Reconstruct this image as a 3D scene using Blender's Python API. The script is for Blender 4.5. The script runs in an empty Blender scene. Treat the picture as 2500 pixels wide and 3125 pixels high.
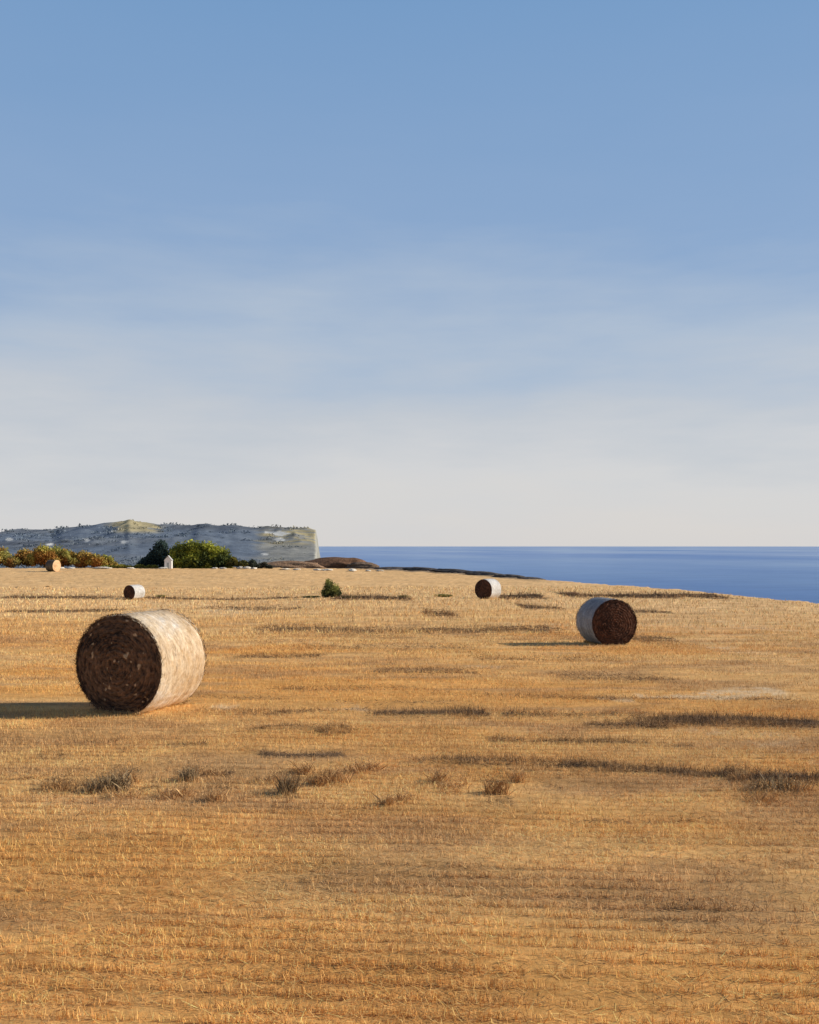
import bpy, math, random
import numpy as np
random.seed(7); RNG = np.random.default_rng(11)
C = bpy.context.scene.collection
R_ = math.radians
EYE = 20.0            # eye height above the sea (m)
F = 2083.0            # focal length in units of the survey grid below
UC, HZ = 862.5, 1150.0

# ------------------------------------------------------------------ noise
def _hash(ix, iy, s):
    h = (ix.astype(np.int64)*374761393 + iy.astype(np.int64)*668265263 + s*982451653) & 0x7fffffff
    h = ((h ^ (h >> 13))*1274126177) & 0x7fffffff
    return ((h ^ (h >> 16)) & 0xffff)/65535.0
def vnoise(x, y, s=0):
    x = np.asarray(x, float); y = np.asarray(y, float)
    ix = np.floor(x); iy = np.floor(y); fx = x-ix; fy = y-iy
    fx = fx*fx*(3-2*fx); fy = fy*fy*(3-2*fy)
    a = _hash(ix, iy, s); b = _hash(ix+1, iy, s); c = _hash(ix, iy+1, s); d = _hash(ix+1, iy+1, s)
    return (a*(1-fx)+b*fx)*(1-fy)+(c*(1-fx)+d*fx)*fy
def fbm(x, y, s=0, o=4):
    t = 0; a = .5; n = 0
    for i in range(o):
        t = t+a*vnoise(x*2**i, y*2**i, s+i*17); n += a; a *= .5
    return t/n
def sstep(a, b, x):
    t = np.clip((np.asarray(x, float)-a)/(b-a), 0, 1); return t*t*(3-2*t)

# ------------------------------------------------------------------ terrain
PL = ([0, 6, 14, 29, 55, 80, 115, 135, 150, 175, 220], [2.25, 2.25, 2.3, 2.9, 3.7, 4.3, 3.65, 3.43, 3.4, 3.6, 4.4])
PR = ([0, 6, 14, 29, 50, 70, 92, 112, 140, 165, 220], [2.25, 2.25, 2.3, 2.9, 3.4, 3.76, 3.95, 3.87, 3.83, 3.75, 4.6])
def ground(x, y):
    x = np.asarray(x, float); y = np.asarray(y, float)
    r = np.hypot(x, y); az = np.arctan2(x, y)
    yy = np.where(np.abs(az) < R_(35), r*np.cos(az), r*math.cos(R_(35)))
    m = sstep(-.20, -.02, x/np.maximum(yy, 1))
    d = np.interp(yy, *PL)*(1-m)+np.interp(yy, *PR)*m
    return EYE-d
def micro(x, y):
    # small swells and ruts; the bales stand on level patches
    rad_ = np.hypot(x, y); k = np.ones_like(rad_)
    for cx, cy, wx, wy in ((3.6, 29.0, 4.5, 2.6), (-5.5, 13.8, 3.6, 1.8)): k = k*(1-.93*np.exp(-((x-cx)/wx)**4-((y-cy)/wy)**4))
    return k*((fbm(x*.5, y*.9, 21, 4)-.5)*np.clip(.03+rad_*.0016, 0, .16)+(fbm(x*.25, y*2.4, 22, 3)-.5)*np.clip(.05+rad_*.0012, 0, .12))
def gz(x, y): return float(ground(x, y))
def spot(u, row):
    """ground point seen at survey position u,row"""
    k = (u-UC)/F; best = None
    for y in np.arange(3.5, 175, .05):
        rr = (EYE-gz(k*y, y))*F/y
        if rr <= row-HZ: return (k*y, float(y))
    return (k*170, 170.0)
EA = [-180, -120, -60, -24.8, -16, -8.3, -2.3, 2.68, 7.7, 14.5, 20.7, 24.2, 40, 60, 90, 135, 180]
ER = [230, 220, 190, 165, 166, 162, 165, 140, 113, 94, 73, 64, 58, 60, 80, 150, 230]
def edge_r(az): return np.interp(np.degrees(az), EA, ER)

# ------------------------------------------------------------------ field tone: where the mulch lies dark and where straw lies pale
STREAK = [
 (770,1030,1504,1506,13,1.0),(1048,1090,1507,1507,12,.9),(1085,1310,1508,1506,8,.6),(1300,1760,1514,1530,24,.85),
 (1230,1420,1530,1533,14,.6),(530,720,1590,1590,9,.7),(650,750,1542,1538,22,.55),(530,660,1534,1531,7,.5),(1030,1105,1556,1557,11,.5),
 (1100,1450,1562,1566,8,.45),(870,1230,1598,1612,20,.55),(1180,1760,1612,1648,17,.75),(560,790,1502,1494,9,.55),(400,600,1496,1500,10,.35),
 (340,430,1576,1574,9,.5),(120,250,1580,1560,18,.35),(540,800,1322,1332,12,.5),(780,1180,1330,1325,11,.5),(890,965,1290,1296,14,.5),
 (1160,1420,1422,1430,20,.38),(780,1010,1414,1416,11,.45),(490,690,1384,1380,8,.4),(0,240,1258,1259,5,.7),(240,640,1258,1259,5,.6),
 (700,870,1259,1262,6,.75),(1050,1145,1258,1256,8,.9),(1180,1260,1252,1256,9,.7),(1260,1520,1256,1256,7,.75),(1090,1180,1277,1281,7,.7),
 (0,260,1288,1287,5,.55),(430,650,1279,1282,6,.4),(1330,1425,1347,1349,14,.5),(1330,1420,1289,1291,6,.5),(560,900,1452,1448,9,.35),
 (400,620,1468,1474,9,.3),(600,1000,1362,1366,10,.28),(1000,1300,1388,1385,9,.28),(1560,1760,1632,1650,34,.6),(900,1300,1462,1468,8,.3),
 (700,1000,1480,1482,7,.35),(1240,1700,1470,1478,9,.3),(1120,1500,1735,1722,10,.35),(150,420,1760,1772,10,.3),(1350,1600,1905,1915,14,.3)]
SMUDGE = [(90,190,1640,1650,60,.6),(190,225,1650,1650,44,.8),(230,265,1645,1655,50,.8),(290,320,1660,1660,30,.6),(380,410,1635,1635,34,.8),(430,500,1655,1650,50,.4),(470,490,1632,1632,20,.7),(590,620,1645,1655,60,.9),(650,690,1640,1640,26,.6),(850,900,1660,1670,50,.45),(1010,1070,1640,1655,80,.6),(1150,1180,1652,1652,30,.5),(1560,1640,1650,1660,60,.7),(80,150,1590,1590,30,.5)]
PALE = [(1480,1640,1312,1322,26,.35),(1480,1600,1368,1372,24,.4),(1260,1340,1474,1478,10,.6),(1340,1500,1466,1466,9,.7),(1480,1660,1468,1456,14,.8),
 (670,780,1488,1490,9,.6),(440,500,1490,1492,10,.6),(230,520,1272,1276,9,.3),(970,1060,1404,1404,10,.35),(1060,1500,1320,1318,18,.35),(1400,1700,1540,1560,12,.35),(1590,1720,1575,1580,50,.3),(420,560,1286,1290,10,.5)]
def _seg(L):
    out = []
    for u0, u1, r0, r1, th, s in L:
        x0, y0 = spot(u0, r0); x1, y1 = spot(u1, r1)
        _, ya = spot((u0+u1)/2, (r0+r1)/2-th/2); _, yb = spot((u0+u1)/2, (r0+r1)/2+th/2)
        out.append((x0, y0, x1, y1, max(.5*(ya-yb), .04)*1.45, min(1, s*1.35)))
    return out
SD, SP, SM = _seg(STREAK), _seg(PALE), _seg(SMUDGE)
def streaks(x, y, segs, sd):
    t = np.zeros_like(x)
    wob = (fbm(x*.9, y*.9, 40+sd, 3)-.5)
    for x0, y0, x1, y1, w, s in segs:
        L = abs(x1-x0); p = (x-x0)/(x1-x0)
        yc = y0+(y1-y0)*np.clip(p, 0, 1)+wob*w*1.6
        e = sstep(-.06, .10, p)*(1-sstep(.9, 1.06, p))
        a = np.exp(-((y-yc)/w)**2*1.1)*e*s
        t = np.maximum(t, a)
    return t
def mulch(x, y):
    x = x+(fbm(x*1.7, y*3.1, 55, 3)-.5)*.5; y = y+(fbm(x*2.3, y*2.1, 56, 3)-.5)*.12*(1+y*.05)
    g = streaks(x, y, SD, 0); n = fbm(x*1.3+9, y*3.2, 77, 6); hf = fbm(x*7, y*15, 80, 3)
    m = streaks(x, y, SM, 2); nm = fbm(x*2.6+4, y*2.4, 79, 5)
    a = g*sstep(.34, .80, g*.45+n*.65+(hf-.5)*.45)
    b = .6*m*sstep(.38, .80, m*.35+nm*.6+(hf-.5)*.5)
    return np.clip(a+b, 0, 1)
def field_color(x, y):
    """albedo of straw and soil at a point of the field"""
    x = np.asarray(x, float); y = np.asarray(y, float)
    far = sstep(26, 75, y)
    n1 = fbm(x*.16+5, y*.30, 3, 4); n2 = fbm(x*.55, y*1.5, 9, 4); n3 = fbm(x*2.2, y*3.4, 15, 3)
    ochre = np.array([.84, .515, .205]); orange = np.array([.82, .43, .130]); sand = np.array([.86, .56, .265]); brown = np.array([.50, .29, .13])
    dark = np.array([.13, .085, .055]); pale = np.array([.84, .66, .43])
    band = np.exp(-((y-19)/7)**2)*np.exp(-((x+1)/7)**2)
    c = ochre+(orange-ochre)*np.clip(sstep(.42, .62, n1)*.8+band*.6, 0, 1)[..., None]
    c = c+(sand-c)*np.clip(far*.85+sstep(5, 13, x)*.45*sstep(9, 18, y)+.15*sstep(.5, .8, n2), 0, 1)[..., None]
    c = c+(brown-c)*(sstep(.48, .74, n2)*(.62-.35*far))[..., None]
    c = c*(.80+.40*n3)[..., None]
    p = streaks(x, y, SP, 1); p = p*1.1*sstep(.42, .80, p*.3+fbm(x*3.0+2, y*5, 78, 5)*.75+(fbm(x*8, y*14, 82, 3)-.5)*.5)
    c = c+(pale-c)*np.clip(p, 0, .65)[..., None]
    d = mulch(x, y)
    c = c+(dark-c)*np.clip(d, 0, .9)[..., None]
    return np.clip(c, 0, 1)

# ------------------------------------------------------------------ helpers
def mesh_obj(name, V, Fc, mat, parent=None, col=None, smooth=True, uniform=None):
    me = bpy.data.meshes.new(name)
    V = np.asarray(V, np.float32)
    if uniform:                       # all faces have the same corner count
        Fa = np.asarray(Fc, np.int32); n = len(Fa)
        me.vertices.add(len(V)); me.vertices.foreach_set('co', V.ravel())
        me.loops.add(n*uniform); me.loops.foreach_set('vertex_index', Fa.ravel())
        me.polygons.add(n); me.polygons.foreach_set('loop_start', np.arange(n, dtype=np.int32)*uniform)
        me.polygons.foreach_set('loop_total', np.full(n, uniform, np.int32))
        me.update(calc_edges=True)
    else:
        me.from_pydata([tuple(v) for v in V], [], [tuple(f) for f in Fc])
    if col is not None:
        a = me.color_attributes.new('tone', 'FLOAT_COLOR', 'POINT')
        cc = np.ones((len(V), 4), np.float32); cc[:, :3] = col
        a.data.foreach_set('color', cc.ravel())
    me.polygons.foreach_set('use_smooth', np.full(len(me.polygons), smooth))
    me.materials.append(mat); me.validate()
    o = bpy.data.objects.new(name, me); C.objects.link(o)
    if parent: o.parent = parent
    return o
def thing(name, label, cat, loc, rz=0, group=None):
    o = bpy.data.objects.new(name, None); C.objects.link(o); o.empty_display_size = .3
    o.location = loc; o.rotation_euler = (0, 0, rz); o['label'] = label; o['category'] = cat
    if group: o['group'] = group
    return o
def tag(o, label, cat, group=None, kind=None):
    o['label'] = label; o['category'] = cat
    if group: o['group'] = group
    if kind: o['kind'] = kind
    return o
def struct(o, label, cat):
    o['kind'] = 'structure'; o['label'] = label; o['category'] = cat; return o
def grid_faces(nu, nv, wrap=False):
    i = np.arange(nu-1 if not wrap else nu)[:, None]; j = np.arange(nv-1)[None, :]
    i2 = (i+1) % nu
    a = i*nv+j; b = i2*nv+j; c = i2*nv+j+1; d = i*nv+j+1
    return np.stack([a, b, c, d], -1).reshape(-1, 4)

def new_mat(name, rough=.9, spec=.2):
    m = bpy.data.materials.new(name); m.use_nodes = True
    nt = m.node_tree; b = nt.nodes['Principled BSDF']
    b.inputs['Roughness'].default_value = rough; b.inputs['Specular IOR Level'].default_value = spec
    return m, nt, b
def N(nt, t, **kw):
    n = nt.nodes.new(t)
    for k, v in kw.items():
        if k in n.inputs: n.inputs[k].default_value = v
        else: setattr(n, k, v)
    return n
def coords(nt, scale=(1, 1, 1), obj=False):
    tc = N(nt, 'ShaderNodeTexCoord'); mp = N(nt, 'ShaderNodeMapping'); mp.inputs['Scale'].default_value = scale
    nt.links.new(tc.outputs['Object'], mp.inputs['Vector']); return mp.outputs[0]
def noise(nt, vec, scale, detail=5, rough=.6):
    n = N(nt, 'ShaderNodeTexNoise'); n.inputs['Scale'].default_value = scale; n.inputs['Detail'].default_value = detail
    n.inputs['Roughness'].default_value = rough; nt.links.new(vec, n.inputs['Vector']); return n.outputs['Fac']
def ramp(nt, fac, stops):
    r = N(nt, 'ShaderNodeValToRGB'); e = r.color_ramp.elements
    while len(e) < len(stops): e.new(.5)
    for k, (p, c) in enumerate(stops):
        e[k].position = p; e[k].color = (*c, 1) if len(c) == 3 else c
    nt.links.new(fac, r.inputs[0]); return r.outputs[0]
def mix(nt, fac, a, b, mode='MIX'):
    m = N(nt, 'ShaderNodeMix'); m.data_type = 'RGBA'; m.blend_type = mode
    def s(i, v):
        if isinstance(v, (int, float)): m.inputs[i].default_value = v
        elif isinstance(v, tuple): m.inputs[i].default_value = (*v, 1)
        else: nt.links.new(v, m.inputs[i])
    s(0, fac); s(6, a); s(7, b); return m.outputs[2]
def bump(nt, b, h, strength, dist):
    n = N(nt, 'ShaderNodeBump'); n.inputs['Strength'].default_value = strength; n.inputs['Distance'].default_value = dist
    nt.links.new(h, n.inputs['Height']); nt.links.new(n.outputs[0], b.inputs['Normal'])
def vcol(nt):
    a = N(nt, 'ShaderNodeAttribute'); a.attribute_name = 'tone'; return a.outputs['Color']
def math_(nt, op, a, b):
    m = N(nt, 'ShaderNodeMath'); m.operation = op
    for i, v in enumerate((a, b)):
        if isinstance(v, (int, float)): m.inputs[i].default_value = v
        else: nt.links.new(v, m.inputs[i])
    return m.outputs[0]

# ------------------------------------------------------------------ materials
def mat_tone(name, rough=.9, k=.35, sc=9, b_str=.4, b_dist=.02, scale=(1, 1, 1), trans=0):
    m, nt, b = new_mat(name, rough, .12)
    v = coords(nt, scale); n = noise(nt, v, sc, 6, .65)
    f = ramp(nt, n, [(.25, (1-k,)*3), (.75, (1+k*.6,)*3)])
    nt.links.new(mix(nt, 1.0, vcol(nt), f, 'MULTIPLY'), b.inputs['Base Color'])
    if b_str: bump(nt, b, n, b_str, b_dist)
    if trans:
        t = N(nt, 'ShaderNodeBsdfTranslucent'); nt.links.new(vcol(nt), t.inputs[0])
        ms = N(nt, 'ShaderNodeMixShader'); ms.inputs[0].default_value = trans
        out = nt.nodes['Material Output']
        nt.links.new(b.outputs[0], ms.inputs[1]); nt.links.new(t.outputs[0], ms.inputs[2]); nt.links.new(ms.outputs[0], out.inputs[0])
    return m
def field_mat():
    m, nt, b = new_mat('stubble_soil', .95, .08)
    v = coords(nt); vs = coords(nt, (1, 3.2, 1))
    n = noise(nt, vs, 1.6, 9, .72); n2 = noise(nt, v, 14, 6, .7); n3 = noise(nt, vs, .35, 5, .6)
    f = ramp(nt, n, [(.28, (.74, .69, .62)), (.5, (1.02, 1.02, 1.02)), (.75, (1.2, 1.22, 1.26))])
    f2 = ramp(nt, n2, [(.3, (.80, .77, .72)), (.62, (1.12, 1.12, 1.12))])
    f3 = ramp(nt, n3, [(.3, (.84, .79, .72)), (.65, (1.06, 1.06, 1.08))])
    c = mix(nt, 1., mix(nt, 1., mix(nt, .8, vcol(nt), f, 'MULTIPLY'), f2, 'MULTIPLY'), f3, 'MULTIPLY')
    nt.links.new(c, b.inputs['Base Color'])
    bump(nt, b, math_(nt, 'ADD', math_(nt, 'MULTIPLY', n, 1.4), n2), .30, .06)
    return m
M_FIELD = field_mat()
M_STRAW = mat_tone('dry_straw', .7, .2, 30, 0)
M_ROCK = mat_tone('coast_rock', .9, .5, 1.6, .9, .35)
M_STONE = mat_tone('pale_stone', .9, .25, 5, .6, .08)
M_HEAD = mat_tone('hazed_headland', .95, .30, .10, .5, 2.0)
M_LEAF = mat_tone('leaves', .65, .25, 3, 0, trans=.22)
M_BARK = mat_tone('bark', .9, .4, 12, .5, .02)

def sea_mat():
    m, nt, b = new_mat('sea_water', .55, .15)
    v = coords(nt, (1, 1, 1)); big = noise(nt, coords(nt, (.6, .22, 1)), .0035, 4, .55); mid = noise(nt, coords(nt, (1, 3, 1)), .02, 5, .6)
    g = N(nt, 'ShaderNodeNewGeometry'); sp = N(nt, 'ShaderNodeSeparateXYZ'); nt.links.new(g.outputs['Position'], sp.inputs[0])
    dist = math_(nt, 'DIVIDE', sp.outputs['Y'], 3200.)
    base = ramp(nt, dist, [(.0, (.16, .28, .42)), (.12, (.185, .300, .50)), (.30, (.255, .37, .57)), (.8, (.32, .42, .61)), (1., (.35, .45, .62))])  # paler with distance: haze over the water put into the colour
    f = ramp(nt, big, [(.36, (.58, .71, .9)), (.60, (1.1, 1.08, 1.04))]); f2 = ramp(nt, mid, [(.3, (.86, .88, .9)), (.7, (1.1, 1.1, 1.08))])
    nt.links.new(mix(nt, 1., mix(nt, 1., base, f, 'MULTIPLY'), f2, 'MULTIPLY'), b.inputs['Base Color'])
    w = noise(nt, coords(nt, (1, 2.2, 1)), .35, 7, .7)
    bump(nt, b, w, .5, .4)
    return m

# ------------------------------------------------------------------ ground sheet
az = np.unique(np.concatenate([np.linspace(-180, -32, 60), np.linspace(-32, 32, 560), np.linspace(32, 180, 60)]))
azr = np.radians(az)
NR = 420
tt = np.linspace(0, 1, NR); re = edge_r(azr)
rr = 1.2*(re[:, None]/1.2)**tt[None, :]
extra = np.array([.6, 1.4, 2.6, 4.5, 7, 11, 16, 24, 34])
lip = np.array([-.12, -.5, -1.4, -3.2, -5.6, -8.6, -12, -16.5, -21])
r2 = re[:, None]+extra[None, :]
rad = np.concatenate([rr, r2], 1)
X = rad*np.sin(azr)[:, None]; Y = rad*np.cos(azr)[:, None]
jag = (fbm(np.degrees(azr)*1.3, azr*0, 5, 4)-.5)*.06
X[:, NR-40:] *= (1+jag*1)[:, None]; Y[:, NR-40:] *= (1+jag*1)[:, None]
Z = ground(X, Y)
Z[:, NR:] = Z[:, NR-1:NR]+lip[None, :]*(1+.25*(fbm(X[:, NR:]*.3, Y[:, NR:]*.3, 8)-.5))
Z[:, :NR] += micro(X, Y)[:, :NR]+mulch(X[:, :NR], Y[:, :NR])*.015
cc = field_color(X.ravel(), Y.ravel()).reshape(X.shape+(3,))
rock = np.array([.20, .15, .10])
cc[:, :NR] *= (1-.12*(1-sstep(10, 24, rad)))[:, :NR, None]
cc[:, NR:] = rock*(.7+.6*fbm(X[:, NR:]*.4, Y[:, NR:]*.4, 31))[..., None]
# last metres before the drop at the middle: bare grey-brown ground
uu = UC+np.tan(np.clip(azr, -1, 1))*F
em = (sstep(700, 800, uu)*(1-sstep(1080, 1170, uu)))[:, None]*sstep(-9, -3, rad-re[:, None])
cc = cc+(np.array([.20, .16, .115])-cc)*(em*.85)[..., None]
V = np.stack([X, Y, Z], -1).reshape(-1, 3)
fa = grid_faces(len(az), rad.shape[1])
# close the small hole under the viewpoint
k0 = np.arange(len(az)-1)*rad.shape[1]
V = np.vstack([V, [[0, 0, gz(0, 0)]]]); ctr = len(V)-1
colr = np.vstack([cc.reshape(-1, 3), [[.6, .36, .14]]])
tri = np.stack([k0, np.full_like(k0, ctr), k0+rad.shape[1], k0+rad.shape[1]], -1)
field = mesh_obj('stubble_field', V, np.vstack([fa, ]), M_FIELD, col=colr, uniform=4)
cap = mesh_obj('ground', np.vstack([V[k0], [[0, 0, gz(0, 0)]]]), [(i, len(k0), (i+1) % len(k0)) for i in range(len(k0))], M_FIELD, col=np.tile([.6, .36, .14], (len(k0)+1, 1)))
cap.name = 'field_path'; struct(cap, 'trodden straw ground at the viewpoint', 'ground')
struct(field, 'golden ochre stubble field with dark streaks sloping to the sea', 'field')

# ------------------------------------------------------------------ sea
na = 96; ra = np.array([8, 60, 150, 300, 600, 1200, 2500, 5000, 10000, 20000, 42000.])
a_ = np.linspace(0, 2*math.pi, na, endpoint=False)
V = np.stack([np.cos(a_)[:, None]*ra, np.sin(a_)[:, None]*ra, np.zeros((na, len(ra)))], -1).reshape(-1, 3)
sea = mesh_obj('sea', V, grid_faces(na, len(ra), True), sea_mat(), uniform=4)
struct(sea, 'calm blue sea reaching to the horizon', 'sea')

# ------------------------------------------------------------------ headland
HU = [-900, -500, -200, 0, 75, 110, 130, 180, 230, 262, 272, 290, 320, 360, 420, 500, 560, 600, 640, 656, 664]
HH = [20, 34, 22, 27, 30, 27, 33, 41, 45, 47, 51, 47, 45, 40, 42, 43, 38, 36, 35, 34.5, 33]
ny = 150; nx = 560
uu = np.linspace(-1500, 664, nx); vv = np.linspace(0, 1, ny)
yb = 176+(700-176)*vv**1.35                     # from just behind the field to the ridge
U, YB = np.meshgrid(uu, yb, indexing='ij')
xr = (U-UC)/F
X = xr*YB; Yh = YB.copy()
Hh = np.interp(U, HU, HH)*700/F                   # ridge height over the eye
Hh = Hh+(fbm(U*.03, U*0, 2, 3)-.5)*1.1
low = -4.6-1.3*(YB-176)/200
t = sstep(330, 695, YB)**1.15
Zh = EYE+low*(1-t)+Hh*t
rg = fbm(X*.018, Yh*.018, 51, 5); gul = np.abs(fbm(X*.035+3, Yh*.012, 61, 4)-.5)*2
Zh += (rg-.5)*7*sstep(230, 420, YB)*(1-sstep(640, 700, YB)*.75)+(-gul*4+1.3)*sstep(380, 520, YB)*(1-sstep(650, 700, YB)*.8)
# colours; the blue greys carry the distance haze
g = np.zeros(U.shape+(3,))
slate = np.array([.185, .205, .225]); slate_d = np.array([.115, .125, .140]); blue = np.array([.14, .18, .235]); olive = np.array([.48, .39, .18]); tan = np.array([.36, .335, .26])
n1 = fbm(X*.02, Yh*.03, 71, 5); n2 = fbm(X*.07, Yh*.1, 81, 4)
g[:] = slate; g = g+(slate_d-g)*sstep(.5, .68, n1)[..., None]; g = g+(blue-g)*(sstep(.45, .62, fbm(X*.012+9, Yh*.02, 91))*.7)[..., None]
rows = HZ-(Zh-EYE)*F/Yh                          # apparent height, used only to pick hill zones
Uj = U+(fbm(X*.05, Yh*.05, 44, 4)-.5)*70
crest = sstep(225, 250, Uj)*(1-sstep(315, 345, Uj))*(1-sstep(1116, 1126, rows))
east = sstep(525, 575, Uj)
g = g+(olive*1.05-g)*(crest*.9)[..., None]
g = g+(tan*.95-g)*(east*.75)[..., None]
g = g+(olive-g)*(east*(1-sstep(1140, 1152, rows))*sstep(.42, .55, n2)*.9)[..., None]
g = g+(slate_d*.9-g)*(sstep(350, 380, Uj)*(1-sstep(600, 640, Uj))*(1-sstep(1112, 1120, rows))*.75)[..., None]
g *= (.80+.40*n2)[..., None]; g = g*.86+np.array([.026, .033, .044])  # lifts the tones towards blue: aerial haze mixed into the colour
for (cu, cr, wu, wr) in [(183,1137,8,4),(238,1119,6,2.5),(262,1141,11,3.5),(105,1147,9,2.5),(570,1121,14,2.5),(592,1124,22,5.5),(588,1136,12,4.5),(558,1167,8,3),(20,1136,9,3),(-60,1140,11,3)]:
    d = np.hypot((U-cu)/wu, (rows-cr)/wr)+(fbm(U*.25, rows*.5, 5, 3)-.5)*.9
    g = g+(np.array([.62, .62, .58])-g)*(1-sstep(.75, 1.0, d))[..., None]
# back slope and end cliff
Vh = np.stack([X, Yh, Zh], -1)
bx = [xr[:, -1]*700*1.0]; back = []
for dy, dz in ((25, -3), (70, -14), (120, -32)):
    back.append(np.stack([xr[:, -1]*(700+dy), np.full(nx, 700+dy), Zh[:, -1]+dz], -1))
Vh = np.concatenate([Vh, np.stack(back, 1)], 1); g = np.concatenate([g, np.repeat(g[:, -1:], 3, 1)], 1)
ends = []; ge = []
for dx, dz in ((.3, -.5), (1.2, -5), (2.2, -12), (3.0, -20), (4.2, -29), (7, -38), (10, -48)):
    e = Vh[-1].copy(); kk = (fbm(e[:, 1]*.05, e[:, 1]*0+dz, 7, 3)-.5)
    e[:, 0] += dx*(e[:, 1]/700)+kk*2.0*(e[:, 1]/700); e[:, 2] = np.minimum(e[:, 2]+dz*(e[:, 1]/700), e[:, 2])
    ends.append(e); ge.append(np.tile(np.array([.34, .33, .28])*(.8+.1*(dz % 3)), (len(e), 1)))
Vh = np.concatenate([Vh, np.stack(ends, 0)], 0); g = np.concatenate([g, np.stack(ge, 0)], 0)
hl = mesh_obj('headland', Vh.reshape(-1, 3), grid_faces(Vh.shape[0], Vh.shape[1]), M_HEAD, col=g.reshape(-1, 3), uniform=4)
struct(hl, 'blue grey headland with olive crest ending in a steep sea cliff', 'headland')

def hill_scrub():
    r = np.random.default_rng(77); n = 3600
    iu = r.integers(0, nx-6, n); iv = r.integers(25, ny-2, n); ctr = Vh[iu, iv]; gc = g[iu, iv]
    k = (fbm(ctr[:, 0]*.02, ctr[:, 1]*.02, 5, 4) > .43) & (gc[:, 0] < .5); ctr, gc = ctr[k], gc[k]
    w = (.7+2.2*r.random(len(ctr))**2)*(ctr[:, 1]/520); m = 26
    C3 = np.repeat(ctr, m, 0); W3 = np.repeat(w, m); q = r.normal(size=(len(C3), 3)); q /= np.linalg.norm(q, axis=1)[:, None]; q *= (r.random(len(C3))**.4)[:, None]
    p = C3+q*np.stack([W3*1.5, W3*1.2, W3*.55], -1); a = r.normal(size=p.shape); a /= np.linalg.norm(a, axis=1)[:, None]
    b = np.cross(a, r.normal(size=p.shape)); b /= np.linalg.norm(b, axis=1)[:, None]; s = (W3*.28)[:, None]
    V = np.stack([p-a*s, p+b*s*.6, p+a*s, p-b*s*.6], 1).reshape(-1, 3)
    base = np.repeat(gc*.90+np.array([.034, .044, .044]), m, 0)*(.75+.5*r.random(len(p)))[:, None]  # lightened and greyed: aerial haze mixed into the leaf colour
    o = mesh_obj('headland_scrub', V, np.arange(len(V)).reshape(-1, 4), M_LEAF, None, np.repeat(base, 4, 0), smooth=False, uniform=4)
    tag(o, 'hazy grey green scrub covering the slopes of the headland', 'scrub', kind='stuff')
hill_scrub()

# ------------------------------------------------------------------ rocks
def rock_mesh(name, size, col, seed, mat, parent=None, n=26, rough=.35):
    th = np.linspace(0, 2*math.pi, n*2, endpoint=False); ph = np.linspace(0, math.pi, n)
    T, P = np.meshgrid(th, ph, indexing='ij')
    d = np.stack([np.cos(T)*np.sin(P), np.sin(T)*np.sin(P), np.cos(P)], -1)
    q = 1+rough*(fbm(d[..., 0]*2+seed, d[..., 1]*2+d[..., 2]*3, seed, 4)-.5)*2*np.sin(P)
    facet = np.round(q*6)/6*.5+q*.5
    v = d*facet[..., None]*np.array(size)
    v[..., 2] = np.maximum(v[..., 2], -size[2]*.35)
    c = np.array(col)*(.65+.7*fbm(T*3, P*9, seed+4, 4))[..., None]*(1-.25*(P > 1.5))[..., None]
    return mesh_obj(name, v.reshape(-1, 3), grid_faces(n*2, n, True), mat, parent, c.reshape(-1, 3), uniform=4)
def at(u, d): x = (u-UC)/F*d; return x, d
for (u, d, sx, sy, sz, top, col, lab) in [
    (610, 172, 6.0, 3, 1.3, 1182, (.36, .22, .13), 'low reddish brown rock outcrop under the cliff end of the headland'),
    (705, 178, 5.6, 3, 1.8, 1174, (.21, .115, .065), 'dark brown domed rock outcrop at the shore, right of the headland'),
    (762, 174, 3.1, 2, .9, 1184, (.22, .15, .10), 'small brown rock outcrop sloping down to the sea beside the dark domed one'),
    (828, 171, 4.6, 1.6, .55, 1194, (.13, .115, .11), 'thin grey rock shelf at the field edge in front of the sea')]:
    x, y = at(u, d); zt = EYE-(top-HZ)*d/F
    o = rock_mesh('rock_outcrop', (sx, sy, sz), col, int(u), M_ROCK); o.location = (x, y, zt-sz*.95)
    tag(o, lab, 'rock')
for k, (u, d, top, w) in enumerate([(895, 156, 1196, 3.8), (960, 143, 1199.5, 3.6), (1018, 131, 1204.5, 3.0), (1075, 122, 1211, 2.6), (1118, 116, 1216.5, 2.2)]):
    x, y = at(u, d); zt = EYE-(top-HZ)*d/F
    o = rock_mesh('rock_shelf', (w, 1.2, .5), (.135, .115, .10), 100+k, M_ROCK); o.location = (x, y, zt-.42); o.rotation_euler = (0, R_(2.5), R_(-35))
    tag(o, 'flat dark rock lying along the top of the shore slope', 'rock', 'dark rocks along the shore edge')
ps = [(213, 1192, .95, .28), (228, 1193, .5, .2), (275, 1190, .35, .2), (345, 1192, .55, .22), (505, 1190, .3, .35), (520, 1193, .45, .35), (535, 1195, .35, .22), (600, 1198, .8, .2), (625, 1200, .5, .2),
      (668, 1196, .6, .25), (690, 1200, .8, .25), (742, 1199, .9, .35), (775, 1200, .4, .2), (800, 1199, .5, .2), (128, 1197, .5, .22), (150, 1197, .4, .2), (452, 1196, .3, .2), (470, 1196, .25, .2)]
for k, (u, row, w, h) in enumerate(ps):
    d = 148.; x, y = at(u, d)
    o = rock_mesh('pale_rock', (w*1.1, .5, h*.75), (.74, .68, .57), 300+k, M_STONE, n=14, rough=.8); o.location = (x, y, gz(x, y)+h*.35); o.rotation_euler[2] = k
    tag(o, 'small pale stone lying along the far edge of the field', 'rock', 'pale stones along the far field edge')

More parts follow.
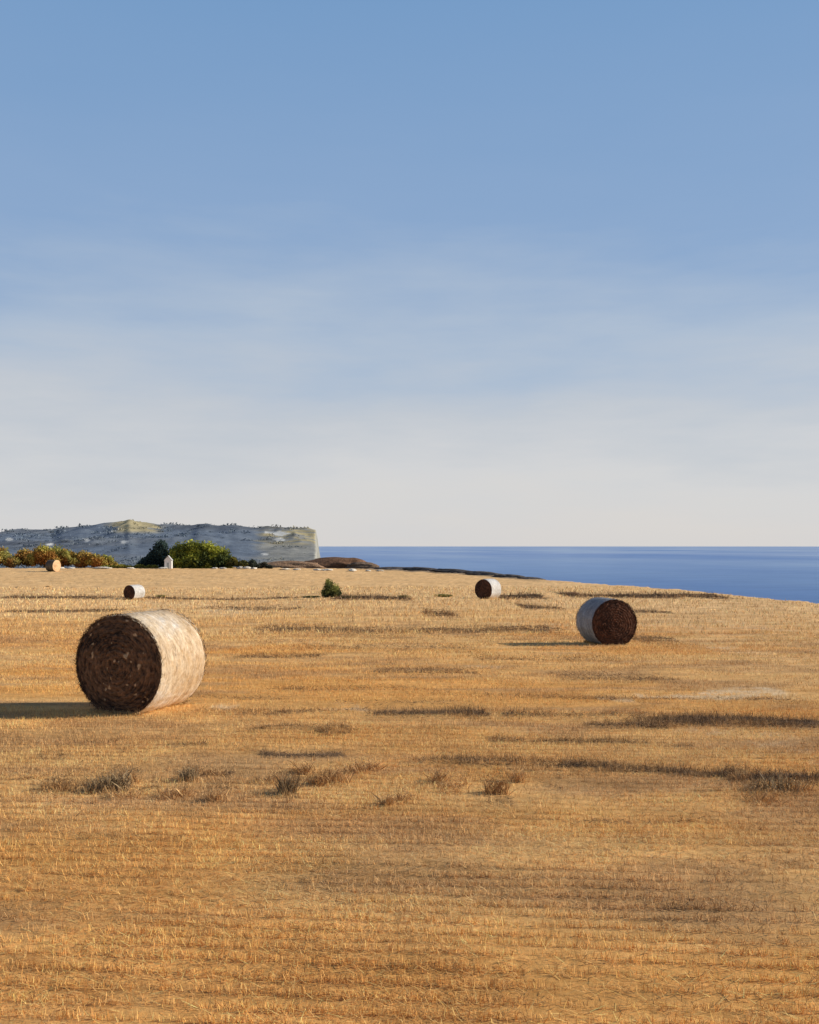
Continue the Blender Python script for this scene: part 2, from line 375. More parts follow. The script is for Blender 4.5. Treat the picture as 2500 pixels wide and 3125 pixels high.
# ------------------------------------------------------------------ foliage
def leaves(name, blobs, n, size, c_lo, c_hi, parent, seed=0, mat=None, drip=.0):
    r = np.random.default_rng(seed+5)
    w = np.array([b[3]*b[4]*b[5] for b in blobs])**.67; w = w/w.sum()
    k = r.choice(len(blobs), n, p=w); B = np.array(blobs)[k]
    d = r.normal(size=(n, 3)); d /= np.linalg.norm(d, axis=1)[:, None]
    q = r.random(n)**.38
    lump = .72+.56*fbm(d[:, 0]*2.6+k*7, d[:, 1]*2.6+d[:, 2]*3.3, seed+3, 3)
    p = B[:, :3]+d*B[:, 3:6]*(q*lump)[:, None]
    wild = r.random(n) < .14; p[wild] = B[wild, :3]+d[wild]*B[wild, 3:6]*(1.0+.34*r.random(wild.sum()))[:, None]
    p[:, 2] = np.maximum(p[:, 2], .02+.1*r.random(n))
    a = r.normal(size=(n, 3)); a /= np.linalg.norm(a, axis=1)[:, None]
    b = np.cross(a, r.normal(size=(n, 3))); b /= np.linalg.norm(b, axis=1)[:, None]
    s = size*(.5+r.random(n))[:, None]
    V = np.stack([p-a*s, p+b*s*.45, p+a*s, p-b*s*.45], 1).reshape(-1, 3)
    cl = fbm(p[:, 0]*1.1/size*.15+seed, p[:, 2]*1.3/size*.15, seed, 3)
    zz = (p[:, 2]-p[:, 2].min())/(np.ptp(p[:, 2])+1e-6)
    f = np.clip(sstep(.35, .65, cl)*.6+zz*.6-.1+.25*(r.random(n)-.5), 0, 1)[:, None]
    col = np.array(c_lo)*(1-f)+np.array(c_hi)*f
    return mesh_obj(name, V, np.arange(n*4).reshape(-1, 4), mat or M_LEAF, parent, np.repeat(col, 4, 0), smooth=False, uniform=4)
def tube(path, radii, seg=8):
    path = np.array(path, float); vs = []
    for i, p in enumerate(path):
        t = path[min(i+1, len(path)-1)]-path[max(i-1, 0)]; t /= np.linalg.norm(t)+1e-9
        a = np.cross(t, [.3, .9, .1]); a /= np.linalg.norm(a); b = np.cross(t, a)
        for k in range(seg):
            an = 2*math.pi*k/seg; vs.append(p+(a*math.cos(an)+b*math.sin(an))*radii[i])
    fs = [(i*seg+k, i*seg+(k+1) % seg, (i+1)*seg+(k+1) % seg, (i+1)*seg+k) for i in range(len(path)-1) for k in range(seg)]
    return vs, fs
def wood(name, h, spread, n, r0, parent, seed, col=(.10, .075, .05)):
    rd = random.Random(seed); V = []; Fc = []
    def add(path, rad):
        v, f = tube(path, rad); o = len(V); V.extend(v); Fc.extend([tuple(i+o for i in q) for q in f])
    add([(0, 0, -.1), (.05*h, 0, h*.35), (-.03*h, .02*h, h*.7), (0, 0, h)], [r0, r0*.75, r0*.45, r0*.1])
    for k in range(n):
        a = k*2.4+rd.random(); z0 = h*(.08+.5*rd.random()); l = spread*(.6+.4*rd.random())
        add([(0, 0, z0), (math.cos(a)*l*.5, math.sin(a)*l*.4, z0+h*.18), (math.cos(a)*l, math.sin(a)*l*.6, z0+h*.38)], [r0*.5, r0*.3, r0*.08])
    return mesh_obj(name, V, Fc, M_BARK, parent, np.tile(col, (len(V), 1)))
def shrub(name, u, d, W, H, blobs, n, size, lo, hi, label, cat, seed, group=None, part='foliage', wp='branches', base=None):
    x, y = at(u, d); z = gz(x, y) if base is None else base
    t = thing(name, label, cat, (x, y, z), 0, group)
    wood(wp, H*.75, W*.35, 7, H*.035, t, seed)
    leaves(part, blobs, n, size, lo, hi, t, seed)
    return t
def dome(W, H, k, seed, zmin=.3):
    rd = random.Random(seed); out = []
    for i in range(k):
        a = rd.uniform(-1, 1); s = rd.uniform(.35, 1.1)
        hh = H*(1-abs(a)**2.2*.55)
        out.append((a*W*.38, rd.uniform(-.3, .3)*W*.4, hh*rd.uniform(.35, .62), W*.17*s+.1, W*.17*s+.1, hh*.34*s+.05))
    return out
# dark tree, big green bush, small scrub behind the field
D1 = 153.
px = D1/F
bl = [(0, 0, 36*px, 13*px, 12*px, 20*px), (-9*px, 0, 24*px, 16*px, 12*px, 16*px), (6*px, 0, 18*px, 14*px, 12*px, 18*px), (-26*px, 1, 14*px, 15*px, 10*px, 11*px), (2*px, 1, 46*px, 8*px, 8*px, 11*px), (-42*px, 2, 9*px, 12*px, 9*px, 8*px)]
x, y = at(338, D1); t = thing('evergreen_tree', 'dark blue green evergreen tree left of the little white hut', 'tree', (x, y, gz(x, y)))
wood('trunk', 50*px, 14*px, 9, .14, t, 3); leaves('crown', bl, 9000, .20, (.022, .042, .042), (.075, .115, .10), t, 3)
bl = [(-38*px, 0, 24*px, 22*px, 20*px, 24*px), (-12*px, 0, 32*px, 26*px, 22*px, 22*px), (18*px, 0, 30*px, 26*px, 22*px, 22*px), (44*px, 0, 22*px, 20*px, 18*px, 20*px), (62*px, 0, 12*px, 16*px, 12*px, 13*px), (-10*px, -1.2, 14*px, 40*px, 18*px, 14*px), (30*px, -1, 14*px, 34*px, 16*px, 14*px)]
x, y = at(418, D1); t = thing('leafy_bush', 'large rounded green bush with yellow green sunlit top', 'bush', (x, y, gz(x, y)))
wood('branches', 40*px, 30*px, 14, .14, t, 8); leaves('foliage', bl, 22000, .21, (.028, .050, .020), (.44, .45, .06), t, 8)  # sunlit top put into the leaf colour, brighter with height
x, y = at(498, D1-1.5); t = thing('leafy_bush', 'small olive bush at the right foot of the large green bush', 'bush', (x, y, gz(x, y)))
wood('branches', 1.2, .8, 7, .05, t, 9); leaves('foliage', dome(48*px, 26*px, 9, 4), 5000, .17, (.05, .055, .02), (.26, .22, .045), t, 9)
for k, (u, w, h) in enumerate([(528, 34, 19), (556, 32, 15)]):
    x, y = at(u, 152+k); t = thing('scrub_bush', ['low dark scrub bush just right of the olive bush', 'lowest grey brown scrub bush next to the reddish rock outcrop'][k], 'bush', (x, y, gz(x, y)))
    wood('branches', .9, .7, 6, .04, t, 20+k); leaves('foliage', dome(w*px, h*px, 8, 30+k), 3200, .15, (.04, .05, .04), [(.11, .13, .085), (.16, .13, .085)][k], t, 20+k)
RC = [(-45, 70, 42), (-2, 64, 40), (38, 62, 43), (84, 66, 45), (124, 62, 43), (160, 58, 37), (193, 52, 31), (222, 38, 24)]
for k, (u, w, h) in enumerate(RC):
    h *= 1.14
    d = 156+2.2*(k % 3); x, y = at(u, d); p_ = d/F
    t = thing('rust_shrub', 'rust brown shrub with olive top in the thicket at the left field edge', 'bush', (x, y, gz(x, y)), 0, 'rust and olive shrubs in the left thicket')
    wood('branches', h*p_*.7, w*p_*.3, 7, .06, t, 40+k)
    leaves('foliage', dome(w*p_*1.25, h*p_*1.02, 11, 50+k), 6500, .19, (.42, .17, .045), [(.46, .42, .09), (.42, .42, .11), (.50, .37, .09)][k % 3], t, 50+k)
for k, (u, w) in enumerate([(232, 40), (262, 40), (292, 36), (318, 30)]):
    x, y = at(u, 151.5); t = thing('grass_clump', 'low olive grass clump in the strip left of the white hut', 'grass clump', (x, y, gz(x, y)), 0, 'olive grass clumps along the left field edge')
    leaves('foliage', dome(w*px, 9*px, 7, 70+k), 1500, .13, (.16, .16, .03), (.36, .33, .06), t, 70+k)
# lone bush in the field
x, y = spot(697, 1259); p_ = y/F
t = thing('field_bush', 'lone dark green pointed bush standing in the middle of the stubble field', 'bush', (x, y, gz(x, y)))
wood('branches', 34*p_, 12*p_, 9, .04, t, 90)
leaves('foliage', [(-3*p_, 0, 15*p_, 14*p_, 14*p_, 15*p_), (-5*p_, 0, 26*p_, 9*p_, 9*p_, 11*p_), (9*p_, 0, 14*p_, 11*p_, 10*p_, 14*p_), (-12*p_, 0, 9*p_, 8*p_, 9*p_, 9*p_), (-7*p_, 0, 35*p_, 3*p_, 3*p_, 5*p_), (13*p_, .1, 7*p_, 9*p_, 8*p_, 7*p_)], 4200, .062, (.045, .065, .028), (.46, .45, .12), t, 91)

# weeds
def weed(name, u, row, W, H, n, lo, hi, label, cat, seed, group=None, lean=.35, wide=.006):
    x, y = spot(u, row); r = np.random.default_rng(seed)
    t = thing(name, label, cat, (x, y, gz(x, y)), 0, group)
    b = np.stack([np.clip(r.normal(size=n), -1.3, 1.3)*W*.26, np.clip(r.normal(size=n), -1.6, 1.6)*W*.2, np.zeros(n)-.02], -1)
    h = H*(.4+.7*r.random(n))*np.exp(-(b[:, 0]/W)**2*1.5)
    tip = b+np.stack([r.normal(size=n)*h*lean, r.normal(size=n)*h*lean, h], -1)
    midp = (b+tip)/2+np.stack([r.normal(size=n)*h*.06, r.normal(size=n)*h*.06, h*.08], -1)
    an = r.random(n)*6.28; s = np.stack([np.cos(an), np.sin(an), 0*an], -1)*wide*(.6+r.random(n))[:, None]
    V = np.stack([b-s, b+s, midp+s*.9, tip, midp-s*.9], 1).reshape(-1, 3)
    f = r.random(n)[:, None]; col = np.repeat(np.array(lo)*(1-f)+np.array(hi)*f, 5, 0)
    mesh_obj('stems', V, np.arange(n*5).reshape(-1, 5), M_STRAW, t, col, smooth=False, uniform=5)
    leaves('leaves', [(0, 0, H*.3, W*.42, W*.3, H*.33), (W*.2, 0, H*.2, W*.3, W*.3, H*.25)], n, wide*3.2, lo, hi, t, seed)
    return t
G1 = 'green weeds growing along the dark track'
weed('green_weed', 932, 1257, 1.5, .24, 700, (.16, .15, .04), (.38, .32, .10), 'spreading olive green weed left of the far white wrapped bale', 'weed', 1, None, wide=.02)
weed('green_weed', 850, 1258, .9, .18, 350, (.26, .20, .06), (.44, .34, .12), 'small olive weed midway between the lone bush and the far bale', 'weed', 2, None, wide=.018)
weed('dry_weed', 1207, 1254, 1.0, .38, 200, (.32, .19, .11), (.52, .34, .20), 'twiggy reddish brown weed above the right hand bale', 'weed', 3, None, wide=.014)
weed('green_weed', 655, 1259, 1.4, .16, 700, (.05, .06, .025), (.12, .12, .04), 'low dark weed at the left foot of the lone bush', 'weed', 4, None, wide=.018)
weed('green_weed', 735, 1260, 1.1, .14, 500, (.07, .06, .03), (.14, .11, .04), 'low dark weed at the right foot of the lone bush', 'weed', 5, None, wide=.018)
weed('green_weed', 338, 1257, .9, .14, 400, (.26, .22, .07), (.40, .33, .11), 'flat olive weed right of the small distant bale', 'weed', 6, None, wide=.02)
tufts = [(208, 1668, .30, .22, 1), (247, 1662, .34, .26, 1), (395, 1644, .22, .18, 1), (605, 1672, .24, .26, 1), (1045, 1670, .3, .2, 0), (670, 1652, .26, .12, 0), (125, 1662, .5, .14, 0), (1635, 1668, .5, .26, 1)]
for k, (u, row, w, h, c) in enumerate(tufts):
    weed('dry_weed', u, row, w*.9, h*.8, 150, [(.38, .20, .08), (.20, .14, .08)][c], [(.64, .38, .15), (.48, .34, .18)][c], ['rust brown dry weed tuft in the foreground stubble', 'grey brown dry weed tuft in the foreground stubble'][c], 'weed', 200+k, ['rust brown weed tufts in the foreground', 'grey brown weed tufts in the foreground'][c], wide=.003)
rw = random.Random(5)
for k in range(26):
    u = rw.choice([rw.uniform(-10, 520), rw.uniform(560, 1100), rw.uniform(1500, 1740)]); row = rw.uniform(1615, 1700); w = rw.uniform(.12, .42); h = rw.uniform(.05, .15)
    weed('dry_grass_tuft', u, row, w, h, int(70+220*w), (.42, .23, .10), (.74, .48, .22), 'low thin tuft of straw coloured grass in the foreground stubble', 'grass tuft', 260+k, 'low straw coloured grass tufts in the foreground', wide=.0024, lean=.6)

# ------------------------------------------------------------------ white hut
def hut():
    x, y = at(355, 149.0); p_ = 149/F
    m, nt, b = new_mat('limewash', .85, .2); n = noise(nt, coords(nt), 4, 6, .7)
    nt.links.new(ramp(nt, n, [(.3, (.66, .65, .62)), (.6, (.84, .84, .82))]), b.inputs['Base Color']); bump(nt, b, n, .4, .03)
    m2, nt2, b2 = new_mat('grey_slate', .8, .3); n = noise(nt2, coords(nt2), 6, 5, .7)
    nt2.links.new(ramp(nt2, n, [(.3, (.42, .42, .42)), (.7, (.62, .62, .61))]), b2.inputs['Base Color'])
    m3, nt3, b3 = new_mat('weathered_door', .8, .2); n = noise(nt3, coords(nt3, (8, 8, 1)), 3, 5, .7)
    nt3.links.new(ramp(nt3, n, [(.3, (.30, .33, .33)), (.7, (.45, .48, .47))]), b3.inputs['Base Color'])
    t = thing('white_hut', 'tiny white hut with a pitched roof between dark tree and green bush', 'hut', (x, y, gz(x, y)-.05), R_(8))
    w, l, h, g_ = .52, .8, 1.35, 1.95
    V = [(-w, -l, 0), (w, -l, 0), (w, l, 0), (-w, l, 0), (-w, -l, h), (w, -l, h), (w, l, h), (-w, l, h), (0, -l, g_-.08), (0, l, g_-.08)]
    mesh_obj('wall', V, [(0, 1, 5, 8, 4), (1, 2, 6, 5), (2, 3, 7, 9, 6), (3, 0, 4, 7), (4, 8, 9, 7), (5, 6, 9, 8)], m, t, smooth=False)
    e = .07
    V = []; 
    for yy in (-l-e, l+e):
        V += [(-w-e, yy, h-.10), (0, yy, g_), (w+e, yy, h-.10), (w+e, yy, h-.03), (0, yy, g_+.07), (-w-e, yy, h-.03)]
    mesh_obj('roof', V, [(0, 1, 4, 5), (1, 2, 3, 4), (6, 11, 10, 7), (7, 10, 9, 8), (5, 4, 10, 11), (4, 3, 9, 10), (0, 6, 7, 1), (1, 7, 8, 2), (0, 5, 11, 6), (2, 8, 9, 3)], m2, t, smooth=False)
    V = [(-.18, -l-.02, 0), (.18, -l-.02, 0), (.18, -l-.02, .95), (-.18, -l-.02, .95), (-.18, -l+.02, 0), (.18, -l+.02, 0), (.18, -l+.02, .95), (-.18, -l+.02, .95)]
    mesh_obj('door', V, [(0, 1, 2, 3), (1, 5, 6, 2), (0, 3, 7, 4), (3, 2, 6, 7)], m3, t, smooth=False)
hut()

# ------------------------------------------------------------------ bales
def side_mat(name, c0, c1, c2):
    m, nt, b = new_mat(name, .62, .3)
    v = coords(nt, (1, 22, 1)); n = noise(nt, v, 3.0, 7, .75); n2 = noise(nt, coords(nt), 2.0, 5, .65); n3 = noise(nt, coords(nt), 26, 4, .7)
    base = ramp(nt, n2, [(.34, c0), (.52, c1), (.66, c2)])
    f = ramp(nt, n, [(.32, (.60, .55, .48)), (.58, (1.08, 1.08, 1.08))]); f3 = ramp(nt, n3, [(.3, (.78, .74, .68)), (.6, (1.06, 1.06, 1.06))])
    nt.links.new(mix(nt, .9, mix(nt, .8, base, f, 'MULTIPLY'), f3, 'MULTIPLY'), b.inputs['Base Color'])
    bump(nt, b, math_(nt, 'ADD', n, math_(nt, 'MULTIPLY', n3, .6)), .7, .02)
    return m
M_END = mat_tone('bale_end_hay', .95, .55, 22, .9, .03)
M_SIDE = {'cream': side_mat('cream_wrap', (.60, .41, .22), (.78, .64, .45), (.90, .86, .79)),
          'white': side_mat('white_wrap', (.48, .46, .43), (.64, .63, .61), (.76, .75, .73)),
          'grey': side_mat('shaded_wrap', (.17, .18, .20), (.31, .33, .36), (.50, .52, .54)),  # pale wrap darkened: the shade on this side is in the colour
          'brown': side_mat('shaded_straw', (.07, .055, .04), (.12, .09, .06), (.18, .13, .08))}  # shaded side of the farthest bale, painted dark
def bale(u, row, y0, D, L, ang, side, end, label, seed, strands):
    x = (u-UC)/F*y0; R = D/2; r = np.random.default_rng(seed)
    z = gz(x, y0)
    sag = 1
    t = thing('hay_bale', label, 'hay bale', (x, y0, z-.03*D), R_(ang), 'round hay bales in the stubble field')
    # local -Y is the axis end that faces out
    ns, nl = 220, 40
    a = np.linspace(0, 2*math.pi, ns, endpoint=False); l = np.linspace(-1, 1, nl)
    A, Lm = np.meshgrid(a, l, indexing='ij')
    def rim(A): return 1+.04*(fbm(np.cos(A)*2.2+seed, np.sin(A)*2.2, seed, 3)-.5)*2+.022*sstep(.2, -.7, np.sin(A))*np.abs(np.cos(A))-.012*sstep(.3, 1, np.sin(A))
    q = rim(A)*(1-.035*np.abs(Lm)**8)+.010*(fbm(A*14, Lm*4, seed+3, 3)-.5)+.007*np.sin(Lm*17+1.2*np.sin(A*2))
    xx = np.cos(A)*R*q; zz = np.sin(A)*R*q
    zz = np.maximum(zz, -R*.955); xx *= 1+.02*sstep(0, -1, np.sin(A))
    V = np.stack([xx, Lm*L/2, zz+R], -1).reshape(-1, 3)
    mesh_obj('wrapped_side', V, grid_faces(ns, nl, True), M_SIDE[side], t, uniform=4)
    nr = 90; rad = np.linspace(0.004, 1, nr)
    A, Rr = np.meshgrid(a, rad, indexing='ij')
    for sgn in (-1, 1):
        coil = Rr*9.5+A/(2*math.pi)+.35*(fbm(np.cos(A)*Rr*2+4, np.sin(A)*Rr*2, seed+7, 3)-.5)*2
        s = .5+.5*np.cos(coil*2*math.pi)
        fine = fbm(np.cos(A)*Rr*16+seed, np.sin(A)*Rr*16, seed+11, 4)
        rough = fbm(Rr*40, A*5+seed, seed+9, 3)
        out = L/2*(1-.0)+.055*D*(1-Rr**2.6)+(.007*s+.022*(fine-.5)+.016*(rough-.5))*D*sstep(1.0, .93, Rr)
        q = rim(A)*(1-.035)+.010*(fbm(A*14, 0*A-4+8*(sgn > 0), seed+3, 3)-.5)+.007*np.sin(sgn*17+1.2*np.sin(A*2))
        ed = (fbm(A*20, A*0, seed+13, 3)-.5)*.03*sstep(.9, 1, Rr)
        xx = np.cos(A)*R*Rr*(q+ed+.004); zz = np.sin(A)*R*Rr*(q+ed+.004); zz = np.maximum(zz, -R*.95)
        V = np.stack([xx, sgn*out, zz+R], -1).reshape(-1, 3)
        lo, mid, hi = [np.array(c) for c in end]
        big = fbm(np.cos(A)*Rr*2.2+seed*3, np.sin(A)*Rr*2.2, seed+21, 3)
        ff_ = fbm(Rr*120, A*9+seed, seed+19, 2)
        f = np.clip(.40+.20*s*sstep(.3, .6, big)+(big-.5)*.9+(rough-.5)*.8+(fine-.5)*1.0+(ff_-.5)*.9, 0, 1)[..., None]
        c = lo*(1-f)+mid*f
        fl = (sstep(.80, .86, fbm(np.cos(A)*Rr*11+seed, np.sin(A)*Rr*11+3, seed+31, 2)))[..., None]
        c = c+(hi-c)*fl*.9
        ff = grid_faces(ns, nr, True)
        if sgn > 0: ff = ff[:, ::-1]
        mesh_obj('end_face', V, ff, M_END, t, c.reshape(-1, 3), uniform=4)
    if y0 < 60:
        n = int(strands*.8); an = r.random(n)*2*math.pi; ll = (r.random(n)*2-1)*L*.48
        p = np.stack([np.cos(an)*R*1.0, ll, np.maximum(np.sin(an)*R, -R*.93)*1.0+R], -1)
        p[:, 0] *= 1.003; tg = np.stack([-np.sin(an), r.normal(size=n)*.22, np.cos(an)], -1)*r.choice([-1, 1], n)[:, None]
        od = np.stack([np.cos(an), 0*an, np.sin(an)], -1)
        ln = (D*.03+D*.05*r.random(n))[:, None]; p = p+od*.006; tip = p+tg*ln+od*(.002+.02*r.random(n)**3)[:, None]
        w = np.stack([0*an, np.ones(n), 0*an], -1)*.0022*max(1, y0/16); tip[:, 2] = np.maximum(tip[:, 2], .02)
        V = np.stack([p-w, p+w, tip+w*.4, tip-w*.4], 1).reshape(-1, 3); f = r.random(n)[:, None]
        pc = {'cream': ((.42, .25, .11), (.88, .76, .58)), 'grey': ((.20, .19, .18), (.62, .61, .58))}[side]
        mesh_obj('surface_straw', V, np.arange(n*4).reshape(-1, 4), M_STRAW, t, np.repeat(np.array(pc[0])*(1-f)+np.array(pc[1])*f, 4, 0), smooth=False, uniform=4)
        n = int(strands*.5); q1 = r.random(n); side_ = r.choice([-1, 1], n)
        bx_ = np.where(q1 < .5, side_*R*(.25+.25*r.random(n)), (r.random(n)*2-1)*R*.6); by_ = np.where(q1 < .5, (r.random(n)*2-1)*L*.55, side_*(L/2+.08*r.random(n)))
        p = np.stack([bx_, by_, .03+.05*r.random(n)], -1); d_ = r.normal(size=(n, 3))*.05; d_[:, 2] = np.abs(d_[:, 2])*.6; tip = p+d_
        w = np.cross(d_, r.normal(size=(n, 3))); w /= np.linalg.norm(w, axis=1)[:, None]+1e-9; w *= .0024*max(1, y0/16)
        V = np.stack([p-w, p+w, tip+w*.4, tip-w*.4], 1).reshape(-1, 3); f = r.random(n)[:, None]
        mesh_obj('fallen_straw', V, np.arange(n*4).reshape(-1, 4), M_STRAW, t, np.repeat(np.array([.22, .13, .06])*(1-f)+np.array([.74, .5, .24])*f, 4, 0), smooth=False, uniform=4)
    # loose strands round the rims and a frayed heap at the foot
    n = strands; an = r.random(n)*2*math.pi; sg = np.where(r.random(n) < .75, -1, 1); rr_ = np.where(r.random(n) < .6, .95+.04*r.random(n), r.random(n)**.5)
    p = np.stack([np.cos(an)*R*rr_, sg*(L/2+.05*D*(1-rr_**2.6)), np.maximum(np.sin(an)*R*rr_, -R*.93)+R], -1)
    tang = np.stack([-np.sin(an), 0*an, np.cos(an)], -1)*r.choice([-1, 1], n)[:, None]
    outw = np.stack([np.cos(an)*.35, sg*1.0, np.sin(an)*.35], -1)
    ln = (D*.012+D*.032*r.random(n)**1.5)[:, None]
    tip = p+(tang*1.0+outw*.5+r.normal(size=(n, 3))*.35)*ln; tip[:, 2] = np.maximum(tip[:, 2], .03)
    w = np.cross(tip-p, r.normal(size=(n, 3))); w /= np.linalg.norm(w, axis=1)[:, None]+1e-9
    w *= .0028*max(1, y0/16)
    V = np.stack([p-w, p+w, tip+w*.4, tip-w*.4], 1).reshape(-1, 3)
    lo, mid, hi = [np.array(c) for c in end]; f = r.random(n)[:, None]**2.0
    if y0 > 60: return t
    mesh_obj('loose_straw', V, np.arange(n*4).reshape(-1, 4), M_STRAW, t, np.repeat(lo*(1-f)+(mid*1.3)*f, 4, 0), smooth=False, uniform=4)
    return t
DK = ((.034, .024, .020), (.25, .135, .07), (.70, .48, .27))  # brown hay ends facing away from the sun, shade painted in
DK2 = ((.034, .020, .016), (.150, .068, .040), (.24, .13, .08))  # same painted shade for the ends of the other dark bales
bale(300, 1496, 14.1, 1.42, 1.10, -20, 'cream', DK, 'large near round bale with dark brown end and cream sunlit side', 1, 5000)
bale(1276, 1356, 29.4, 1.40, 1.25, 12, 'grey', DK2, 'round bale at the right with grey shaded side on its left and dark end', 2, 3500)
bale(1028, 1262, 70.5, 1.47, 1.25, -37, 'white', DK2, 'distant round bale with white side right of the lone bush', 3, 900)
bale(283, 1263, 80.0, 1.2, 1.25, -24, 'white', DK2, 'smallest white wrapped round bale beyond the large near bale', 4, 600)
bale(112, 1203, 134.0, 1.62, 1.25, 68, 'brown', ((.60, .36, .18), (.86, .60, .36), (.9, .75, .55)), 'farthest round bale with tan sunlit end in front of the rust thicket', 5, 300)  # end painted light as sunlit, side painted dark as shaded

# ------------------------------------------------------------------ stubble and loose straw over the field
def clear(x, y):
    k = np.ones(len(x), bool)
    return k
def stubble(name, n, y0, y1, hgt, wid, lie, seed, label):
    r = np.random.default_rng(seed)
    y = np.sqrt(y0**2+(y1**2-y0**2)*r.random(n)**1.7)
    x = (r.random(n)*2-1)*(.52*y+6)
    if not lie:
        row = .17; y = np.round((y+.25*np.sin(x*.23)+.02*x)/row)*row-.25*np.sin(x*.23)-.02*x+r.normal(size=n)*.022
    gap = fbm(x*.8, y*1.4, seed, 3); keep = r.random(n) < (sstep(.30, .55, gap)*.85+.15)*(1-.92*sstep(.50*y+1.0, .52*y+5.5, np.abs(x)))
    x, y, gap = x[keep], y[keep], gap[keep]; n = len(x)
    rad_ = np.hypot(x, y)
    ok = rad_ < edge_r(np.arctan2(x, y))*.97-.5; x, y, gap, rad_ = x[ok], y[ok], gap[ok], rad_[ok]; n = len(x)
    z = ground(x, y)+micro(x, y)
    b = np.stack([x, y, z-.01], -1)
    sc = np.maximum(1, y/13)
    mu = mulch(x, y)
    h = hgt*(.45+.8*r.random(n))*sc**.35*(1+(.3 if lie else 1.1)*mu)
    b[:, 2] += mu*.015
    if lie:
        an = r.normal(size=n)*.9; s_ = r.choice([-1, 1], n)
        d = np.stack([np.cos(an)*s_*h, np.sin(an)*h, .10*h*r.random(n)+.01], -1); b[:, 2] += .012+.015*r.random(n)
    else: d = np.stack([r.normal(size=n)*h*.28, r.normal(size=n)*h*.28, h], -1)
    sd = np.cross(d, r.normal(size=(n, 3))); sd /= np.linalg.norm(sd, axis=1)[:, None]+1e-9
    if lie: sd = np.stack([-d[:, 1], d[:, 0], 0*h], -1); sd /= np.linalg.norm(sd, axis=1)[:, None]+1e-9
    sd *= (wid*sc*(.6+.8*r.random(n)))[:, None]
    V = np.stack([b-sd, b+sd, b+d+sd*.45, b+d-sd*.45], 1).reshape(-1, 3)
    c = field_color(x, y)*(.72+.72*r.random(n)[:, None])
    tint = np.array([[1.04, 1.06, 1.12], [1.0, .95, .86], [1.12, 1.16, 1.28], [.82, .75, .68]])[r.integers(0, 4, n)]
    c = np.clip(c*tint, 0, .92)
    o = mesh_obj(name, V, np.arange(n*4).reshape(-1, 4), M_STRAW, None, np.repeat(c, 4, 0), smooth=False, uniform=4)
    return tag(o, label, 'stubble', kind='stuff')
stubble('stubble', 380000, 3.2, 34, .048, .0021, False, 301, 'short cut golden stubble standing in rows across the field')
stubble('straw_litter', 260000, 3.2, 42, .085, .0020, True, 302, 'loose straw lying flat between the stubble rows')
stubble('near_stubble', 330000, 3.2, 14, .050, .0019, False, 305, 'thick cut straw stalks in the nearest part of the field')
stubble('near_litter', 330000, 3.2, 14, .070, .0017, True, 306, 'chopped straw pieces strewn over the nearest part of the field')
stubble('distant_stubble', 75000, 34, 95, .085, .0030, False, 303, 'pale stubble on the far part of the field')

def mulch_rows():
    r = np.random.default_rng(404); P = []
    segs = [(q, 1.) for q in SD]+[(q, .55) for q in SM]
    for (x0, y0, x1, y1, w, st), k in segs:
        n = int(abs(x1-x0)*w*2.2*min(1, 16/y0)**1.2*950*st*k)+60
        t_ = r.random(n); P.append(np.stack([x0+(x1-x0)*t_, y0+(y1-y0)*t_+r.normal(size=n)*w*.62, np.full(n, st*k)], -1))
    P = np.concatenate(P); x, y = P[:, 0], P[:, 1]
    x = x-0; keep = (r.random(len(x)) < .12+1.3*mulch(x, y)) & (np.hypot(x, y) < edge_r(np.arctan2(x, y))*.97-.5); x, y = x[keep], y[keep]; n = len(x)
    rad_ = np.hypot(x, y); z = ground(x, y)+micro(x, y)
    sc = np.maximum(1, y/13)**.5; L_ = (.03+.05*r.random(n))*sc; an = r.random(n)*6.28; up = np.abs(r.normal(size=n))*.30
    b = np.stack([x, y, z+.005], -1); d = np.stack([np.cos(an)*L_, np.sin(an)*L_*.8, up*L_+.008], -1)
    sd = np.cross(d, r.normal(size=(n, 3))); sd /= np.linalg.norm(sd, axis=1)[:, None]+1e-9; sd *= (.0024*sc**1.6)[:, None]
    V = np.stack([b-sd, b+sd, b+d+sd*.5, b+d-sd*.5], 1).reshape(-1, 3)
    f = r.random(n)[:, None]**2; c = np.array([.07, .048, .034])*(1-f)+np.array([.42, .25, .12])*f
    o = mesh_obj('dark_mulch', V, np.arange(n*4).reshape(-1, 4), M_STRAW, None, np.repeat(c, 4, 0), smooth=False, uniform=4)
    tag(o, 'dark brown rotted straw lying in broken rows across the field', 'mulch', kind='stuff')
mulch_rows()

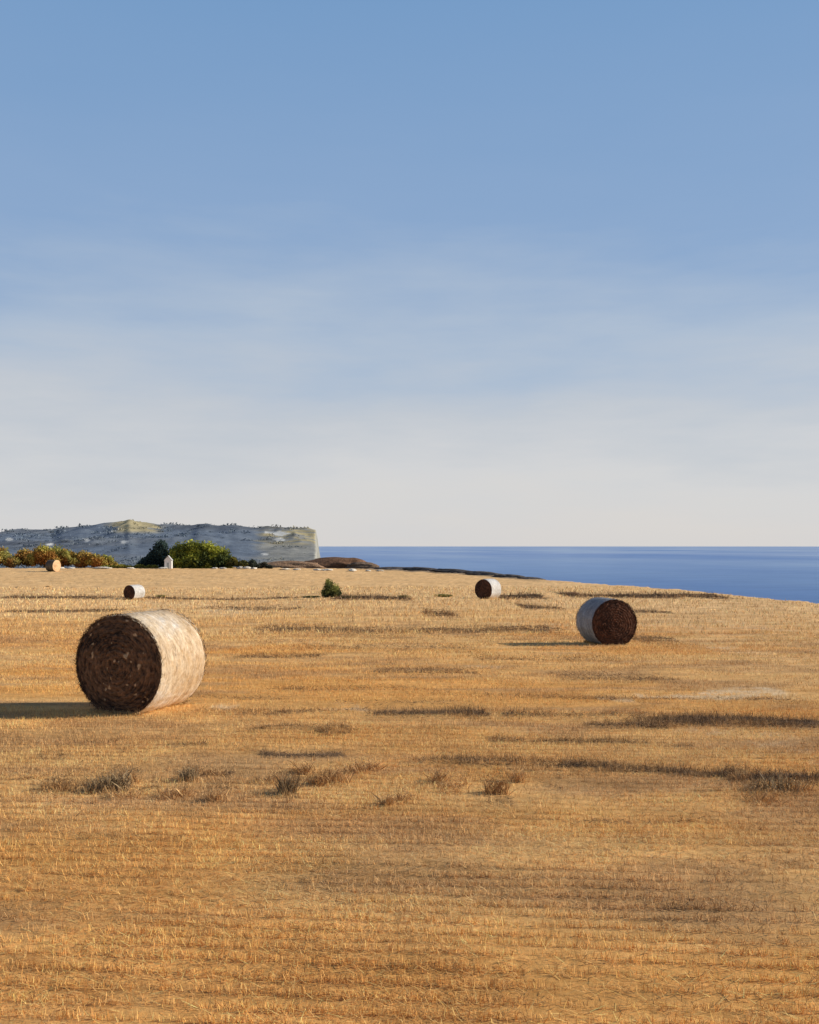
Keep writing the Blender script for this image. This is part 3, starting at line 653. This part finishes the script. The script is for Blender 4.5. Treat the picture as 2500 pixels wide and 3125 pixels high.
# ------------------------------------------------------------------ camera, sun, sky
cam = bpy.data.cameras.new('camera'); co = bpy.data.objects.new('camera', cam); C.objects.link(co)
co.location = (0, 0, EYE); co.rotation_euler = (R_(90), 0, 0)
cam.sensor_width = 36; cam.lens = F*.4748/1024*36; cam.shift_y = 34/1024.
cam.clip_start = .1; cam.clip_end = 100000
bpy.context.scene.camera = co
EL, AZ = 24.5, 83.0        # elevation; azimuth clockwise from +Y
sun = bpy.data.lights.new('sun', 'SUN'); sun.energy = 5.0; sun.angle = R_(.53); sun.color = (1, .92, .80)
so = bpy.data.objects.new('sun', sun); C.objects.link(so)
so.rotation_euler = (R_(90-EL), 0, R_(180-AZ)); so.location = (40, 8, 60)
W = bpy.data.worlds.new('World'); bpy.context.scene.world = W; W.use_nodes = True
nt = W.node_tree; bg = nt.nodes['Background']
sky = N(nt, 'ShaderNodeTexSky'); sky.sky_type = 'NISHITA'; sky.sun_disc = False
sky.sun_elevation = R_(EL); sky.sun_rotation = R_(AZ); sky.altitude = 0; sky.air_density = 1.0; sky.dust_density = 1.0; sky.ozone_density = 1.0
bg.inputs[1].default_value = .12
tc = N(nt, 'ShaderNodeTexCoord'); sp = N(nt, 'ShaderNodeSeparateXYZ'); nt.links.new(tc.outputs['Generated'], sp.inputs[0])
mp = N(nt, 'ShaderNodeMapping'); mp.inputs['Scale'].default_value = (1.3, 1.3, 5.5); nt.links.new(tc.outputs['Generated'], mp.inputs[0])
n1 = noise(nt, mp.outputs[0], 1.9, 5, .52)
mp2 = N(nt, 'ShaderNodeMapping'); mp2.inputs['Scale'].default_value = (1, 1, 7); mp2.inputs['Rotation'].default_value = (.12, .1, 0); nt.links.new(tc.outputs['Generated'], mp2.inputs[0])
n2 = noise(nt, mp2.outputs[0], 5, 7, .62)
att = math_(nt, 'MINIMUM', math_(nt, 'MAXIMUM', math_(nt, 'MULTIPLY', math_(nt, 'SUBTRACT', .50, sp.outputs['Z']), 3.2), 0.), 1.)
h = math_(nt, 'ADD', sp.outputs['Z'], math_(nt, 'MULTIPLY', math_(nt, 'MULTIPLY', math_(nt, 'SUBTRACT', n1, .5), .26), att))
h = math_(nt, 'ADD', h, math_(nt, 'MULTIPLY', math_(nt, 'MULTIPLY', math_(nt, 'SUBTRACT', n2, .5), .075), att))
air = ramp(nt, h, [(0, (.70, .68, .67)), (.06, (.665, .665, .68)), (.13, (.555, .59, .645)), (.21, (.43, .52, .65)), (.30, (.265, .40, .62)), (.48, (.19, .345, .59)), (.62, (.04, .10, .24)), (1, (.015, .04, .12))])
up = mix(nt, 1., air, (8.33, 8.33, 8.33), 'MULTIPLY')
nt.links.new(mix(nt, .92, sky.outputs[0], up), bg.inputs[0])
sc = bpy.context.scene
sc.view_settings.view_transform = 'Standard'; sc.view_settings.look = 'None'; sc.view_settings.exposure = 0
sc.cycles.max_bounces = 6
